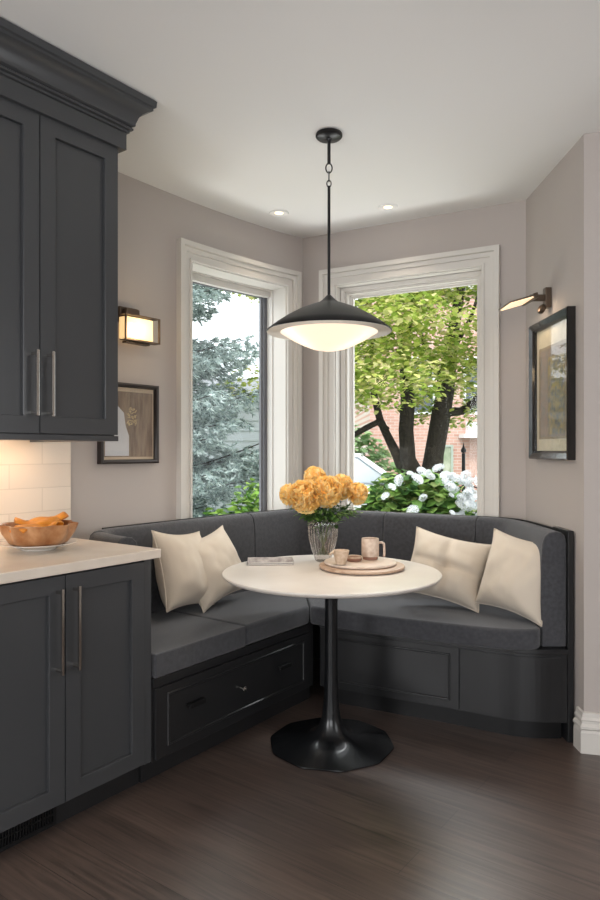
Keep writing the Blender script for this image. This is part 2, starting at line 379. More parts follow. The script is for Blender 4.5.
MB().sweep([(-.70, n0+.01), (e, n0+.01), (e, .655)], [(-.026, 2.386), (-.026, 2.448), (-.034, 2.450), (-.034, 2.458), (-.044, 2.461), (-.044, 2.468), (-.038, 2.472), (-.050, 2.478), (-.050, 2.486), (-.052, 2.492), (-.058, 2.510), (-.068, 2.524), (-.082, 2.535), (-.096, 2.540), (-.096, 2.550), (-.104, 2.553), (-.106, 2.576), (.05, 2.576), (.05, 2.385)]).build('crown_moulding', M_cab, upc, smooth=True, ang=25)
for i, (x0, x1) in enumerate(((-.69, -.357), (-.353, e-.001))):
    d = shaker(MB(), x0, x1, 1.316, 2.388, n0).build('door', M_cab, upc, bevel=.0012)
    bar_handle(d, x1-.027 if i == 0 else x0+.027, n0, 1.372, 1.592)
st = MB().box(-.66, -.05, .5, .54, 1.304, 1.3095).build('light_strip', mat('warm_led', (255, 220, 170), .5, emit=((255, 205, 150), 6)), upc)
ul = lamp('under_cabinet_light', 'AREA', (*Lp(-.37, .5), 1.29), (radians(18), 0, RK), 1.0, (1, .78, .55), shape='RECTANGLE', size=.6, size_y=.05)

# plate and bread basket on the counter
px, py = Lp(-.22, .33)
pl = MB().lathe([(0, .0), (.06, 0), (.064, .006), (.10, .014), (.135, .024), (.137, .027), (.10, .020), (.06, .012), (0, .011)], 56).build('serving_plate', M_plaster, smooth=True)
pl.location = (px, py, .8935); tag(pl, 'round white rimmed plate on the countertop under the scalloped amber bowl', 'plate')
bowl = thing('scalloped_bowl', 'scalloped amber and cream bowl with orange slices, on the white plate', 'bowl', (px, py, .906), RK)
M_bowl = mat('amber_ceramic', (150, 92, 48), .3, var=((186, 138, 96), 22), coat=.3)
M_or = mat('orange_glaze', (222, 146, 42), .45, var=((196, 112, 30), 18))
def scal(a, i, z): return (1+(.07*z/.065)*cos(9*a))
MB().lathe([(0, 0), (.075, 0), (.102, .014), (.122, .050), (.130, .082), (.126, .083), (.115, .052), (.092, .02), (0, .008)], 108, mod=scal).build('bowl_body', M_bowl, bowl, smooth=True)
for k, (a, tilt, zz, ln) in enumerate(((.3, -.1, .074, .2), (1.0, -.12, .07, .19), (-.5, .12, .078, .17), (2.0, .1, .07, .16), (-.1, -.16, .084, .19))):
    mt = Matrix.Translation((.012*(k-2), .01*(k-2), zz))@Matrix.Rotation(a, 4, 'Z')@Matrix.Rotation(tilt, 4, 'Y')
    def fn(i, j, ln=ln): x = (i-.5)*ln; y = (j-.5)*.06; return (x, y, .012*cos(pi*(j-.5))+.006*sin(9*i+k))
    MB().grid(fn, 12, 6, mt).build('slice', M_or, bowl, smooth='all', solid=.008)

# ------------------------------------------------------------------ banquette
bench = thing('banquette', 'charcoal built-in corner banquette with upholstered curved back, below the bay windows', 'bench', (0, 0, 0))
def chaikin(pts, it=3):
    pts = [Vector(p) for p in pts]
    for _ in range(it):
        q = [pts[0]]
        for i in range(len(pts)-1):
            q += [pts[i]*.75+pts[i+1]*.25, pts[i]*.25+pts[i+1]*.75]
        q.append(pts[-1]); pts = q
    return pts
OFF = -.158
ctrl = [Lp(.19, .25), Lp(.20, .38), Lp(.24, .505), Lp(.36, .51), WL(.45, OFF), WL(.7, OFF), WL(.95, OFF), WL(1.14, OFF), (.03, 4.04), WR(.27, OFF), WR(.6, OFF), WR(.85, OFF), WR(1.08, OFF), (1.02, 3.50), (1.043, 3.34), (1.045, 3.1), (1.045, 2.935)]
Fp = chaikin(ctrl, 3); FF = pathfn(Fp)
bprof = [(0, .41), (-.004, .6), (-.002, .78), (.004, .855), (.014, .885), (.032, .902), (.06, .908), (.085, .903), (.1, .888), (.106, .86), (.106, .41)]
def fs_at(pt):
    best = min(range(400), key=lambda i: (Vector(FF(FF.L*i/399))-Vector(pt)).length); return FF.L*best/399
cuts = [0, fs_at(Lp(.2, .50)), fs_at(WL(.80, OFF)), fs_at((.0, 4.0)), fs_at(WR(.6, OFF)), fs_at(WR(1.12, OFF)), fs_at((1.04, 3.3)), FF.L]
cuts = [0, cuts[1], cuts[2], cuts[4], cuts[5], FF.L]
for i in range(len(cuts)-1):
    a, c = cuts[i]+.0012, cuts[i+1]-.0012
    n = max(4, int((c-a)/.025)); pts = [FF(a+(c-a)*k/n) for k in range(n+1)]
    MB().sweep(pts, bprof).build('backrest', M_fabric, bench, smooth=True, bevel=.006, seg=3, ang=50)
pts = [FF(.30+(FF.L-.30)*k/90) for k in range(91)]
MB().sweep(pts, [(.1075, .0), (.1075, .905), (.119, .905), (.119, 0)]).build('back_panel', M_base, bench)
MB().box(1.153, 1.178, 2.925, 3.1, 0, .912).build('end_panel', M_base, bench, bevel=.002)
# seat cushions
Ic = Vector(Lp(1.03, -.01)); iF = fs_at((.0, 4.05))
rear = [FF(fs_at(Lp(.2, .50))+(iF-fs_at(Lp(.2, .50)))*k/24, -.002) for k in range(25)]
mid_f = Vector(Lp(.56, -.008)); s_mid = fs_at(Lp(.56, .53))
r1 = [FF((s_mid)*k/14, -.003) for k in range(15)]
r2 = [FF(s_mid+.003+(iF-s_mid-.006)*k/14, -.003) for k in range(15)]
zc0, zc1 = .408, .497
def cushion(poly):
    return MB().prism([tuple(p) for p in poly], zc0, zc1).build('seat_cushion', M_fabric, bench, smooth=True, bevel=.02, seg=4, ang=60)
cushion([Lp(.045, -.01), mid_f-U*.0015]+r1[::-1]+[Lp(.187, .25), Lp(.045, .24)])
cushion([mid_f+U*.0015, Ic]+r2[::-1])
fr = chaikin([Ic+Vector((.006, -.003)), (.235, 3.205), (.44, 3.085), (.60, 3.01), (.77, 2.93), (.90, 2.885), (1.03, 2.89), (1.043, 3.0)], 2)
r3 = [FF(iF+.006+(fs_at((1.045, 3.0))-iF-.006)*k/40, -.003) for k in range(41)]
cushion(fr[:-1]+r3[::-1])
# left base with the long drawer
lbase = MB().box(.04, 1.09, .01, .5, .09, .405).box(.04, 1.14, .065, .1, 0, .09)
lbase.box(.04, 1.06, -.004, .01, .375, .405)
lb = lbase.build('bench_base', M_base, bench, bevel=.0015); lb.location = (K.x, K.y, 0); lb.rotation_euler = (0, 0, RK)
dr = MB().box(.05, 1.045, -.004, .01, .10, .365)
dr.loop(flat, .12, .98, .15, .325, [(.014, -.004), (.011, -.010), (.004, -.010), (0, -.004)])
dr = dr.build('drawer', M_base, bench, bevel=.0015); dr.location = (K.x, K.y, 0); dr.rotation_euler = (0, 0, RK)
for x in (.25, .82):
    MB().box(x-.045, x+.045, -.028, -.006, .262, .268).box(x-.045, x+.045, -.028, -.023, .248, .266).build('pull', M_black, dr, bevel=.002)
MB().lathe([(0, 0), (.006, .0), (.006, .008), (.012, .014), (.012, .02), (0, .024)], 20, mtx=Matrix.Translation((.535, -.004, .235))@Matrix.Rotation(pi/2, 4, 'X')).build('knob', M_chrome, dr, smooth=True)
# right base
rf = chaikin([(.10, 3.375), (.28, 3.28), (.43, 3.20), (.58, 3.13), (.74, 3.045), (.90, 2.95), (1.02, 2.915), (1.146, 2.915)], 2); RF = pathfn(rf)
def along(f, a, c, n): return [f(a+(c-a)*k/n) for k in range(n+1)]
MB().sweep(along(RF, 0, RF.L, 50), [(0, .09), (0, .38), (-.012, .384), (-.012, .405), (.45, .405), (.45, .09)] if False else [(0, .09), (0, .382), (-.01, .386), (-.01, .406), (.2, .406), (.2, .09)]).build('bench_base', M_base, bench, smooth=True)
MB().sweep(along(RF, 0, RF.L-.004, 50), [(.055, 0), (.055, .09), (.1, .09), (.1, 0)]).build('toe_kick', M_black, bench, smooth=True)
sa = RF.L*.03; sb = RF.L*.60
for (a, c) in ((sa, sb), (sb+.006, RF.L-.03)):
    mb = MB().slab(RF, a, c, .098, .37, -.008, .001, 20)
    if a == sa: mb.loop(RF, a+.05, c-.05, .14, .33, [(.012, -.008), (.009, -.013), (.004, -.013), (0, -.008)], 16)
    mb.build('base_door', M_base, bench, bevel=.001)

# ------------------------------------------------------------------ pillows
def pillow(cx, cy, z, yaw, lean, roll, w, h, label, seed, th=.10, tuft=False):
    rnd = random.Random(seed); N = 34
    def sh(u, v, sgn):
        x, y = 2*u-1, 2*v-1
        ax = 1-.115*(1-y*y)*abs(x)**1.5; ay = 1-.115*(1-x*x)*abs(y)**1.5
        e_ = max(0, (1-abs(x)**2.6))**.62*max(0, (1-abs(y)**2.6))**.62
        nz = noise.noise(Vector((x*2.1+seed*3, y*2.1, sgn)))*.012+noise.noise(Vector((x*5+seed, y*3.2, 3+sgn)))*.005
        t_ = th*e_*(1-.12*y)+nz*e_
        if tuft and sgn < 0:
            t_ -= .026*math.exp(-(x*x)/.012)*e_+.026*math.exp(-((y+.06*x)**2)/.010)*e_+.02*math.exp(-(x*x+y*y)/.03)
        return (x*w/2*ax, sgn*t_, y*h/2*ay+h/2)
    mtx = Matrix.Translation((0, 0, 0))@Matrix.Rotation(-lean, 4, 'X')@Matrix.Translation((0, 0, h*.0))@Matrix.Rotation(roll, 4, 'Y')
    mb = MB(); mb.grid(lambda u, v: sh(u, v, -1), N, N, mtx); k = len(mb.v); mb.grid(lambda u, v: sh(u, v, 1), N, N, mtx)
    # weld rim
    import bmesh
    o = mb.build('throw_pillow', M_pillow, smooth='all')
    bm = bmesh.new(); bm.from_mesh(o.data); bmesh.ops.remove_doubles(bm, verts=bm.verts, dist=.0008); bmesh.ops.recalc_face_normals(bm, faces=bm.faces); bm.to_mesh(o.data); bm.free()
    for p in o.data.polygons: p.use_smooth = True
    pip = MB(); rim = []
    for t_ in range(4*N):
        q, f_ = divmod(t_, N); f_ /= N
        uv = [(f_, 0), (1, f_), (1-f_, 1), (0, 1-f_)][q]
        rim.append(mtx@Vector(sh(uv[0], uv[1], 1)))
    rim.append(rim[0]); pip.tube(rim, .0032, 6, cap=False).build('piping', M_pillow, o, smooth='all')
    zmin = min((mtx@Vector(v)).z for v in [sh(u_/8, v_/8, -1) for u_ in range(9) for v_ in range(9)])
    o.location = (cx, cy, z-zmin+.002); o.rotation_euler = (0, 0, yaw)
    return tag(o, label, 'pillow', 'cream throw pillows')
zs_ = .497
pillow(*Lp(.585, .35), zs_, radians(66), radians(18), radians(7), .38, .37, 'cream square pillow at far left of the bench, nearest the countertop', 1)
pillow(*Lp(.80, .33), zs_, radians(58), radians(20), radians(-9), .37, .34, 'cream square pillow left of the round table, right of the one by the countertop', 2)
pillow(.66, 3.27, zs_, radians(-22), radians(24), radians(11), .40, .335, 'cream pillow with a pinched cross crease, just right of the round table', 3, tuft=True)
pillow(.93, 3.06, zs_, radians(-46), radians(15), radians(8), .34, .36, 'cream pillow at far right of the bench, against its upholstered end', 4)

# ------------------------------------------------------------------ table
TX, TY = .134, 2.92
tb = thing('round_table', 'round pedestal dining table with pale stone top and black decagonal base', 'table', (TX, TY, 0))
R = .467
MB().lathe([(0, .716), (R-.035, .716), (R-.012, .722), (R-.002, .731), (R, .736), (R-.002, .739), (R-.006, .740), (0, .740)], 120).build('tabletop', M_tabletop, tb, smooth=True, ang=60)
prof = [(.0, .0), (.268, 0), (.27, .003), (.268, .008), (.235, .011), (.19, .016), (.14, .023), (.10, .035), (.072, .052), (.052, .080), (.040, .12), (.032, .19), (.028, .32), (.0275, .60), (.031, .68), (.05, .705), (.12, .712), (.12, .716), (0, .716)]
def deca(a, i, z):
    if z > .05 or i == 0: return 1
    k = max(0, 1-z/.03); s_ = pi/5; aa = (a+.2) % s_-s_/2
    return 1+(cos(s_/2)/cos(aa)-1)*k
MB().lathe(prof, 80, mod=deca).build('pedestal', M_ped, tb, smooth=True, ang=35)
zt = .7405
# magazines
M_mag1 = mat('magazine_cover', (186, 176, 168), .4, var=((120, 104, 98), 9, (4, 1, 1))); M_mag2 = mat('magazine_cover_dark', (92, 70, 64), .45, var=((140, 120, 110), 12)); M_page = mat('paper', (226, 220, 212), .8)
for k, (zz, m_, lb_, ang, dx) in enumerate(((0, M_mag2, 'brown magazine on the round table, under the pale one', .05, 0), (.0075, M_mag1, 'pale patterned magazine lying on top of the brown one, on the round table', .07, .002))):
    mg = thing('magazine', lb_, 'magazine', (-.138+dx, 3.135, zt+zz), ang, 'magazines on the table')
    MB().box(-.102, .102, -.068, .068, .0006, .0062).build('pages', M_page, mg)
    MB().box(-.105, .105, -.071, .071, 0, .0007).box(-.105, .105, -.071, .071, .0062, .0070).box(-.105, -.104, -.071, .071, 0, .007).build('cover', m_, mg)
# tray
M_wood = mat('tray_wood', (168, 138, 116), .5, var=((198, 172, 150), 8, (1, 12, 4))); M_wood2 = mat('tray_pale_wood', (214, 198, 184), .45, var=((202, 184, 168), 8, (1, 12, 4)))
trx, try_ = .272, 2.99
t1 = MB().lathe([(0, 0), (.165, 0), (.184, .004), (.188, .010), (.186, .015), (.178, .017), (0, .016)], 72).build('round_tray', M_wood, smooth=True); t1.location = (trx, try_, zt)
tag(t1, 'larger round brown wooden board on the table, under the pale round board', 'tray')
t2 = MB().lathe([(0, 0), (.15, 0), (.158, .003), (.160, .008), (.157, .012), (0, .012)], 72).build('round_board', M_wood2, smooth=True); t2.location = (trx-.006, try_+.012, zt+.0175)
tag(t2, 'smaller pale round board carrying the cups, on the brown wooden board', 'tray')
zb = zt+.0300
M_cup = mat('speckled_stoneware', (206, 184, 162), .5, var=((182, 158, 134), 60)); M_terra = mat('raw_clay', (150, 110, 92), .7); M_mug = mat('mug_stoneware', (212, 194, 178), .5, var=((190, 166, 148), 50))
def cyl_cup(r0, r1, h, n=40): return MB().lathe([(0, .0), (r0*.9, 0), (r0, .004), (r0+(r1-r0)*.5, h*.5), (r1, h-.001), (r1-.002, h), (r1-.004, h-.002), (r0-.003, .008), (0, .006)], n)
c1 = thing('small_cup', 'small flared tan stoneware cup at the left of the pale board', 'cup', (.175, 2.905, zb), .4)
cyl_cup(.022, .036, .062).build('cup_body', M_cup, c1, smooth=True)
def handle(pts, r, m_, par, name='handle'): return MB().tube(pts, r, 10).build(name, m_, par, smooth='all')
handle([(-.030, 0, .055), (-.045, -.004, .054), (-.056, -.004, .046)], .005, M_cup, c1, 'spout')
c2 = thing('mug', 'tall cream stoneware mug with square handle, at the back of the pale board', 'mug', (.315, 3.05, zb), 0)
MB().lathe([(0, .014), (.037, .014), (.039, .018), (.039, .092), (.0375, .094), (.035, .092), (.034, .022), (0, .02)], 48).build('mug_body', M_mug, c2, smooth=True)
MB().lathe([(0, 0), (.031, 0), (.034, .003), (.034, .012), (.03, .014), (0, .0142)], 40).build('foot', M_terra, c2, smooth=True)
handle([(.034, 0, .074), (.052, 0, .075), (.061, 0, .070), (.063, 0, .055), (.063, 0, .030), (.062, 0, .012)], .0055, M_mug, c2)
c3 = thing('low_dish', 'low brown clay dish between the small cup and the mug', 'dish', (.238, 3.0, zb), 0)
MB().lathe([(0, 0), (.028, 0), (.034, .006), (.036, .014), (.034, .0155), (.030, .008), (0, .005)], 40).build('dish_body', M_terra, c3, smooth=True)
MB().lathe([(.0355, .0145), (.037, .018), (.036, .022), (.033, .021), (.0335, .015)], 40, cap=False).build('rim', M_cup, c3, smooth=True)

# ------------------------------------------------------------------ vase and flowers
VX, VY = .108, 3.2
vs_ = thing('ribbed_vase', 'ribbed smoky glass vase holding the orange peonies, on the round table', 'vase', (VX, VY, zt))
def ribs(a, i, z): return 1+.02*cos(26*a) if 2 < i < 9 else 1
MB().lathe([(0, 0), (.036, 0), (.038, .004), (.042, .02), (.056, .06), (.067, .10), (.070, .14), (.070, .175), (.069, .186), (.0665, .187), (.066, .180)], 208, mod=ribs, cap=False).build('glass_body', M_vase, vs_, smooth=True, ang=60)
M_petal = island_mat('apricot_petals', [(253, 208, 118), (255, 220, 140), (255, 228, 160), (255, 238, 190), (254, 214, 128)], .6, .3)
M_leaf = island_mat('vase_leaves', [(52, 82, 38), (78, 112, 52), (110, 146, 68), (66, 98, 50)], .5, .2)
M_stem = mat('green_stem', (70, 92, 48), .6)
def bloom_mesh(Rb, seed, ax):
    rnd = random.Random(seed); mb = MB(); az = Vector(ax).normalized()
    q = az.to_track_quat('Z', 'Y').to_matrix().to_4x4()
    NP = 130
    for k in range(NP):
        fz = 1-(k+.5)/NP*1.62; fz = max(-.62, fz); th_ = k*2.39996+rnd.uniform(-.2, .2)
        rr = math.sqrt(max(0, 1-fz*fz)); d = Vector((rr*cos(th_), rr*sin(th_), fz))
        up = Vector((0, 0, 1))-d*d.z
        if up.length < .2: up = Vector((cos(th_), sin(th_), 0))
        up.normalize(); sd = d.cross(up)
        tw = rnd.uniform(-1.2, 1.2); cu, su = cos(tw), sin(tw); up2 = up*cu+sd*su; sd2 = sd*cu-up*su
        ph = rnd.uniform(0, 6); w_ = Rb*rnd.uniform(.28, .42); top_ = Rb*(.93+.10*rnd.random()+.05*sin(3*th_)); lean = rnd.uniform(.1, .4)*Rb
        def fn(i, j):
            x = (i-.5)*2
            ruff = Rb*.06*sin(x*6+ph)*j*j
            return d*(Rb*.45+(top_-Rb*.45)*j-Rb*.05*x*x*j+Rb*.03*sin(x*9+ph)*j)+sd2*(x*w_*(.35+.65*j))+up2*(ruff+lean*(j*j-.3)+Rb*.10*x*x*j)
        mb.grid(fn, 6, 4)
    mb2 = MB(); mb2.add(mb.v, mb.f, q); mb2v = MB().lathe([(0, -.5*Rb), (.35*Rb, -.35*Rb), (.55*Rb, 0), (.45*Rb, .4*Rb), (0, .55*Rb)], 12, mtx=q)
    mb2.add(mb2v.v, mb2v.f); return mb2
def leaf(mb, base, dirv, ln, w_, up=Vector((0, 0, 1)), fold=.25, lobes=0):
    dirv = Vector(dirv).normalized(); sd = dirv.cross(up)
    if sd.length < .1: sd = Vector((1, 0, 0))
    sd.normalize(); nn = sd.cross(dirv); base = Vector(base)
    c_ = [(0, 0), (.3, .42), (.6, .45), (.85, .24), (1, 0)]
    vs = [base+dirv*(ln*t_)-nn*(ln*.18*t_*t_) for t_, _ in c_]
    lf = [vs[i]+sd*(w_*c_[i][1])+nn*(w_*fold*c_[i][1]) for i in (1, 2, 3)]; rt = [vs[i]-sd*(w_*c_[i][1])+nn*(w_*fold*c_[i][1]) for i in (1, 2, 3)]
    mb.add(vs+lf+rt, [(0, 1, 5), (1, 2, 6, 5), (2, 3, 7, 6), (3, 4, 7), (0, 8, 1), (1, 8, 9, 2), (2, 9, 10, 3), (3, 10, 4)])
blooms = [((-.155, -.01, .312), .050, 'apricot peony at far left of the vase bouquet', (-.7, -.5, .3)),
          ((-.080, -.060, .305), .078, 'largest apricot peony, at front left of the bouquet', (-.2, -1, .25)),
          ((.016, -.050, .328), .072, 'apricot peony at front centre of the bouquet, right of the largest', (.15, -1, .4)),
          ((-.038, .030, .388), .052, 'topmost apricot peony, standing highest in the bouquet', (-.1, -.4, 1)),
          ((.085, .020, .345), .060, 'apricot peony at back right, between front centre and far right blooms', (.3, -.6, .6)),
          ((.160, .0, .315), .052, 'apricot peony at far right of the bouquet', (.6, -.7, .3))]
for k, (c_, rb, lb_, ax) in enumerate(blooms):
    fl_ = thing('peony', lb_, 'flower', (VX, VY, zt), 0, 'apricot peonies in the vase')
    bm_ = bloom_mesh(rb, 40+k, ax); bo = bm_.build('bloom', M_petal, fl_, smooth='all', fix=False); bo.location = c_
    nk = (c_[0]*.32, c_[1]*.32, .18)
    MB().tube([(c_[0]*-.15, c_[1]*-.15, .025), (c_[0]*.1, c_[1]*.1, .1), nk, (c_[0]*.8, c_[1]*.8, c_[2]-rb*.9), (c_[0], c_[1], c_[2]-rb*.3)], .0028, 6).build('stem', M_stem, fl_, smooth='all')
    lm = MB(); rnd = random.Random(k+9)
    for q in range(26):
        a = rnd.uniform(0, 2*pi); t_ = rnd.uniform(.3, 1)
        p = Vector(nk).lerp(Vector((c_[0]*.8, c_[1]*.8, c_[2]-rb*1.0)), t_)
        leaf(lm, p, (cos(a), sin(a), rnd.uniform(-.3, .35)), rnd.uniform(.035, .06), rnd.uniform(.02, .032))
    lm.build('leaves', M_leaf, fl_, fix=False)
for k, (ang, rch, lb_) in enumerate(((-.9, .105, 'leafy green sprig hanging over the right rim of the vase'), (-2.3, .10, 'leafy green sprig hanging over the left rim of the vase'), (-.35, .155, 'leafy green sprig reaching out under the far right peony'), (-1.6, .08, 'leafy green sprig over the front rim of the vase'))):
    sp = thing('leafy_sprig', lb_, 'foliage', (VX, VY, zt), 0, 'green sprigs in the vase')
    pts = [(0, 0, .05), (cos(ang)*.03, sin(ang)*.03, .17), (cos(ang)*rch*.6, sin(ang)*rch*.6, .225), (cos(ang)*rch, sin(ang)*rch, .215)]
    MB().tube(pts, .0018, 5).build('stem', M_stem, sp)
    lm = MB(); rnd = random.Random(k+77)
    for q in range(44):
        t_ = rnd.uniform(0, 1); p = Vector(pts[1]).lerp(Vector(pts[2]), t_) if rnd.random() < .4 else Vector(pts[2]).lerp(Vector(pts[3]), t_)
        a = ang+rnd.uniform(-1.6, 1.6); leaf(lm, p+Vector((rnd.uniform(-.03, .03), rnd.uniform(-.02, .02), rnd.uniform(-.015, .03))), (cos(a), sin(a), rnd.uniform(-.5, .4)), rnd.uniform(.022, .042), rnd.uniform(.016, .026))
    lm.build('leaves', M_leaf, sp, fix=False)

# ------------------------------------------------------------------ pendant
PX, PY = .121, 2.84
pd = thing('pendant_lamp', 'black saucer pendant lamp with glowing white bowl, hanging over the round table', 'lamp', (PX, PY, H))
MB().lathe([(0, 0), (.054, 0), (.056, -.004), (.056, -.012), (.050, -.018), (.012, -.022), (.009, -.030), (.0, -.030)][::-1], 40).build('canopy', M_black, pd, smooth=True)
MB().tube([(0, 0, -.02), (0, 0, -.125)], .007, 12).build('rod', M_black, pd, smooth=True)
def link(z, r, ln, ax, w_=.0028):
    pts = []
    for i in range(25):
        a = 2*pi*i/24; x = r*cos(a); zz = z+ln*sin(a); pts.append((x, 0, zz) if ax else (0, x, zz))
    return MB().tube(pts, w_, 8, cap=False)
link(-.143, .013, .02, 1).build('chain_link', M_black, pd, smooth='all'); link(-.178, .008, .022, 0, .0024).build('chain_link', M_black, pd, smooth='all'); link(-.208, .009, .014, 1, .0024).build('chain_link', M_black, pd, smooth='all')
zr = 1.757-H
MB().tube([(0, 0, -.218), (0, 0, zr+.145)], .0062, 12).build('rod', M_black, pd, smooth=True)
top = [(.0075, .150), (.012, .146), (.03, .128), (.045, .118), (.08, .106), (.13, .085), (.18, .058), (.225, .028), (.262, .0)]
MB().lathe([(r_, zr+z_) for r_, z_ in top]+[(.262, zr-.003)]+[(r_-.002, zr+z_-.004) for r_, z_ in top[::-1][:-2]], 96).build('lamp_shade', M_black, pd, smooth=True, ang=60)
MB().lathe([(r_-.003, zr+z_-.0055) for r_, z_ in top[::-1][:-2]]+[(0, zr+.115)], 96).build('shade_lining', M_shadein, pd, smooth='all')
M_diff = mat('opal_glass', (120, 112, 100), .4, emit=((255, 230, 202), 1.0))
MB().lathe([(0, zr-.083), (.03, zr-.082), (.07, zr-.074), (.11, zr-.058), (.15, zr-.038), (.188, zr-.014), (.220, zr+.004), (.232, zr+.013)], 72, cap=False).build('diffuser', M_diff, pd, smooth='all')
lamp('pendant_bulb', 'SPOT', (PX, PY, 1.672), (0, 0, 0), 14.0, (1, .84, .66), shadow_soft_size=.012, spot_size=radians(165), spot_blend=.6)

# recessed lights
M_spot = mat('recessed_glow', (255, 235, 205), .5, emit=((255, 228, 190), 1.6))
def downlight(x, y, label, e_=5):
    t_ = thing('recessed_light', label, 'ceiling light', (x, y, H), 0, 'recessed ceiling lights')
    MB().lathe([(.024, -.0015), (.034, -.003), (.040, -.007), (.052, -.006), (.056, -.0005), (.024, -.0005), (.024, -.0015)], 40, cap=False).build('trim_ring', M_ceil, t_, smooth=True)
    MB().lathe([(0, -.0012), (.018, -.0012), (.024, -.001), (.024, -.0005), (0, -.0005)], 32).build('lens', M_spot, t_, smooth=True)
    lamp('recessed_bulb', 'SPOT', (x, y, H-.03), (0, 0, 0), e_, (1, .86, .70), spot_size=radians(110), spot_blend=.8, shadow_soft_size=.04)
downlight(-.117, 3.787, 'small recessed ceiling light left of the pendant rod')
downlight(.478, 3.694, 'small recessed ceiling light right of the pendant rod')

# ------------------------------------------------------------------ sconce and picture on the left wall (local frame on the straight wall, x along wall, y into wall)
def on_left(s): p = WL(s); return (p[0], p[1], 0)
sx = .062
sc = thing('wall_sconce', 'bronze framed glass box sconce glowing warm on the left wall', 'lamp', (WL(sx)[0], WL(sx)[1], 1.835), RK)
MB().box(-.075, .035, -.03, -.001, .03, .105).box(-.06, .02, -.06, -.03, .062, .095).build('backplate', M_bronze, sc, bevel=.004)
fb = MB().loop(flat, -.095, .115, -.062, .062, [(.0, -.098), (0, -.088), (-.006, -.088), (-.006, -.098)])
fb.box(-.095, .115, -.088, -.055, .058, .062).box(-.095, .115, -.088, -.055, -.062, -.058).build('front_frame', M_bronze, sc)
MB().box(-.085, .08, -.086, -.035, -.052, .05).build('glass_box', mat('amber_glass', (250, 226, 178), .4, emit=((255, 212, 148), .78)), sc, bevel=.004)
MB().box(-.088, .108, -.094, -.091, -.056, .056).build('front_glass', M_glass, sc)
MB().box(-.075, .07, -.075, -.045, -.072, -.064).build('lower_bar', M_bronze, sc, bevel=.002)
lamp('sconce_bulb', 'POINT', (*WL(sx, -.16), 1.83), (0, 0, 0), 1.1, (1, .76, .48), shadow_soft_size=.05)
M_frame = mat('dark_wood_frame', (44, 36, 33), .4)
M_pic1 = mat('sepia_print', (150, 132, 114), .5, var=((116, 98, 84), 7, (6, 1, 1)))
pf = thing('framed_picture', 'small dark framed sepia picture on the left wall, half behind the upper cabinet', 'picture', (*WL(.055), 1.387), RK)
MB().loop(flat, -.155, .155, -.172, .172, [(.02, -.001), (.02, -.03), (.012, -.034), (.004, -.030), (0, -.022), (0, -.001)]).build('frame', M_frame, pf)
MB().box(-.156, .156, -.010, -.002, -.173, .173).build('mat_board', mat('warm_mat', (206, 186, 160), .7), pf)
MB().box(-.148, .148, -.0115, -.010, -.160, .152).build('print', M_pic1, pf)
MB().prism([(-.14, -.155), (-.0, -.155), (.0, -.06), (-.02, -.01), (-.03, .05), (-.07, .085), (-.14, .06)], .0, .0008, Matrix.Translation((0, -.0115, 0))@Matrix.Rotation(pi/2, 4, 'X')).build('pale_shape', mat('pale_ink', (206, 206, 208), .6), pf)
mb = MB(); rnd = random.Random(4)
for k in range(34):
    x, z_ = rnd.uniform(-.01, .045), rnd.uniform(-.01, .075); a = rnd.uniform(0, 3)
    mb.box(-.008, .008, -.0008, 0, -.0015, .0015, Matrix.Translation((x, -.0118, z_))@Matrix.Rotation(a, 4, 'Y'))
mb.build('gold_motif', mat('gold_ink', (206, 184, 140), .5), pf)
MB().box(-.155, .155, -.017, -.015, -.172, .172).build('glass', M_picglass, pf)

# right wall: picture light and large picture; local x runs towards the camera, y into the wall
rz_r = -pi/2
pr = thing('framed_picture', 'tall black framed ornamental print with cream mat on the right wall', 'picture', (WS(.41)[0], 3.175, 1.548), rz_r)
MB().loop(flat, -.208, .208, -.292, .292, [(.04, -.001), (.04, -.036), (.034, -.040), (.010, -.030), (.0, -.022), (0, -.001)]).build('frame', mat('black_frame', (24, 22, 22), .22, coat=.3), pr)
MB().box(-.209, .209, -.010, -.003, -.293, .293).build('mat_board', mat('cream_mat', (208, 198, 172), .8, var=((196, 186, 160), 14)), pr)
MB().box(-.175, .178, -.0115, -.010, -.236, .205).build('print_border', mat('tan_border', (156, 140, 112), .8, var=((140, 126, 102), 24)), pr)
MB().box(-.155, .158, -.0125, -.0113, -.225, .19).build('inner_field', mat('rose_tan', (146, 126, 110), .8, var=((128, 120, 110), 30)), pr)
MB().box(-.05, .15, -.0135, -.0123, -.215, .15).build('ornament_panel', mat('grey_gold_ornament', (108, 108, 108), .7, var=((158, 140, 88), 40)), pr)
MB().box(-.206, .206, -.018, -.016, -.290, .290).build('glass', M_picglass, pr)
plm = thing('picture_light', 'bronze picture light with tilted glass head above the right wall print', 'lamp', (WS(.36)[0], 3.23, 1.985), rz_r)
MB().box(-.02, .02, -.030, -.001, -.05, .045).build('backplate', M_bronze, plm, bevel=.003)
MB().box(-.012, .012, -.10, -.028, -.018, .012).build('arm', M_bronze, plm, bevel=.003)
MB().lathe([(0, 0), (.018, 0), (.024, .01), (.024, .022), (.01, .03), (0, .03)], 24, mtx=Matrix.Translation((.0, -.03, -.062))@Matrix.Rotation(radians(60), 4, 'X')).build('knuckle', M_bronze, plm, smooth=True)
hd = Matrix.Translation((0, -.10, -.01))@Matrix.Rotation(radians(16), 4, 'X')
MB().box(-.09, .09, -.125, .005, .0, .006, hd).box(-.09, .09, -.01, .012, -.012, .012, hd).build('head', M_bronze, plm, bevel=.0015)
MB().box(-.082, .082, -.118, -.004, -.006, -.0005, hd).build('lens', mat('frosted_lens', (252, 232, 205), .4, emit=((255, 222, 180), .85)), plm)
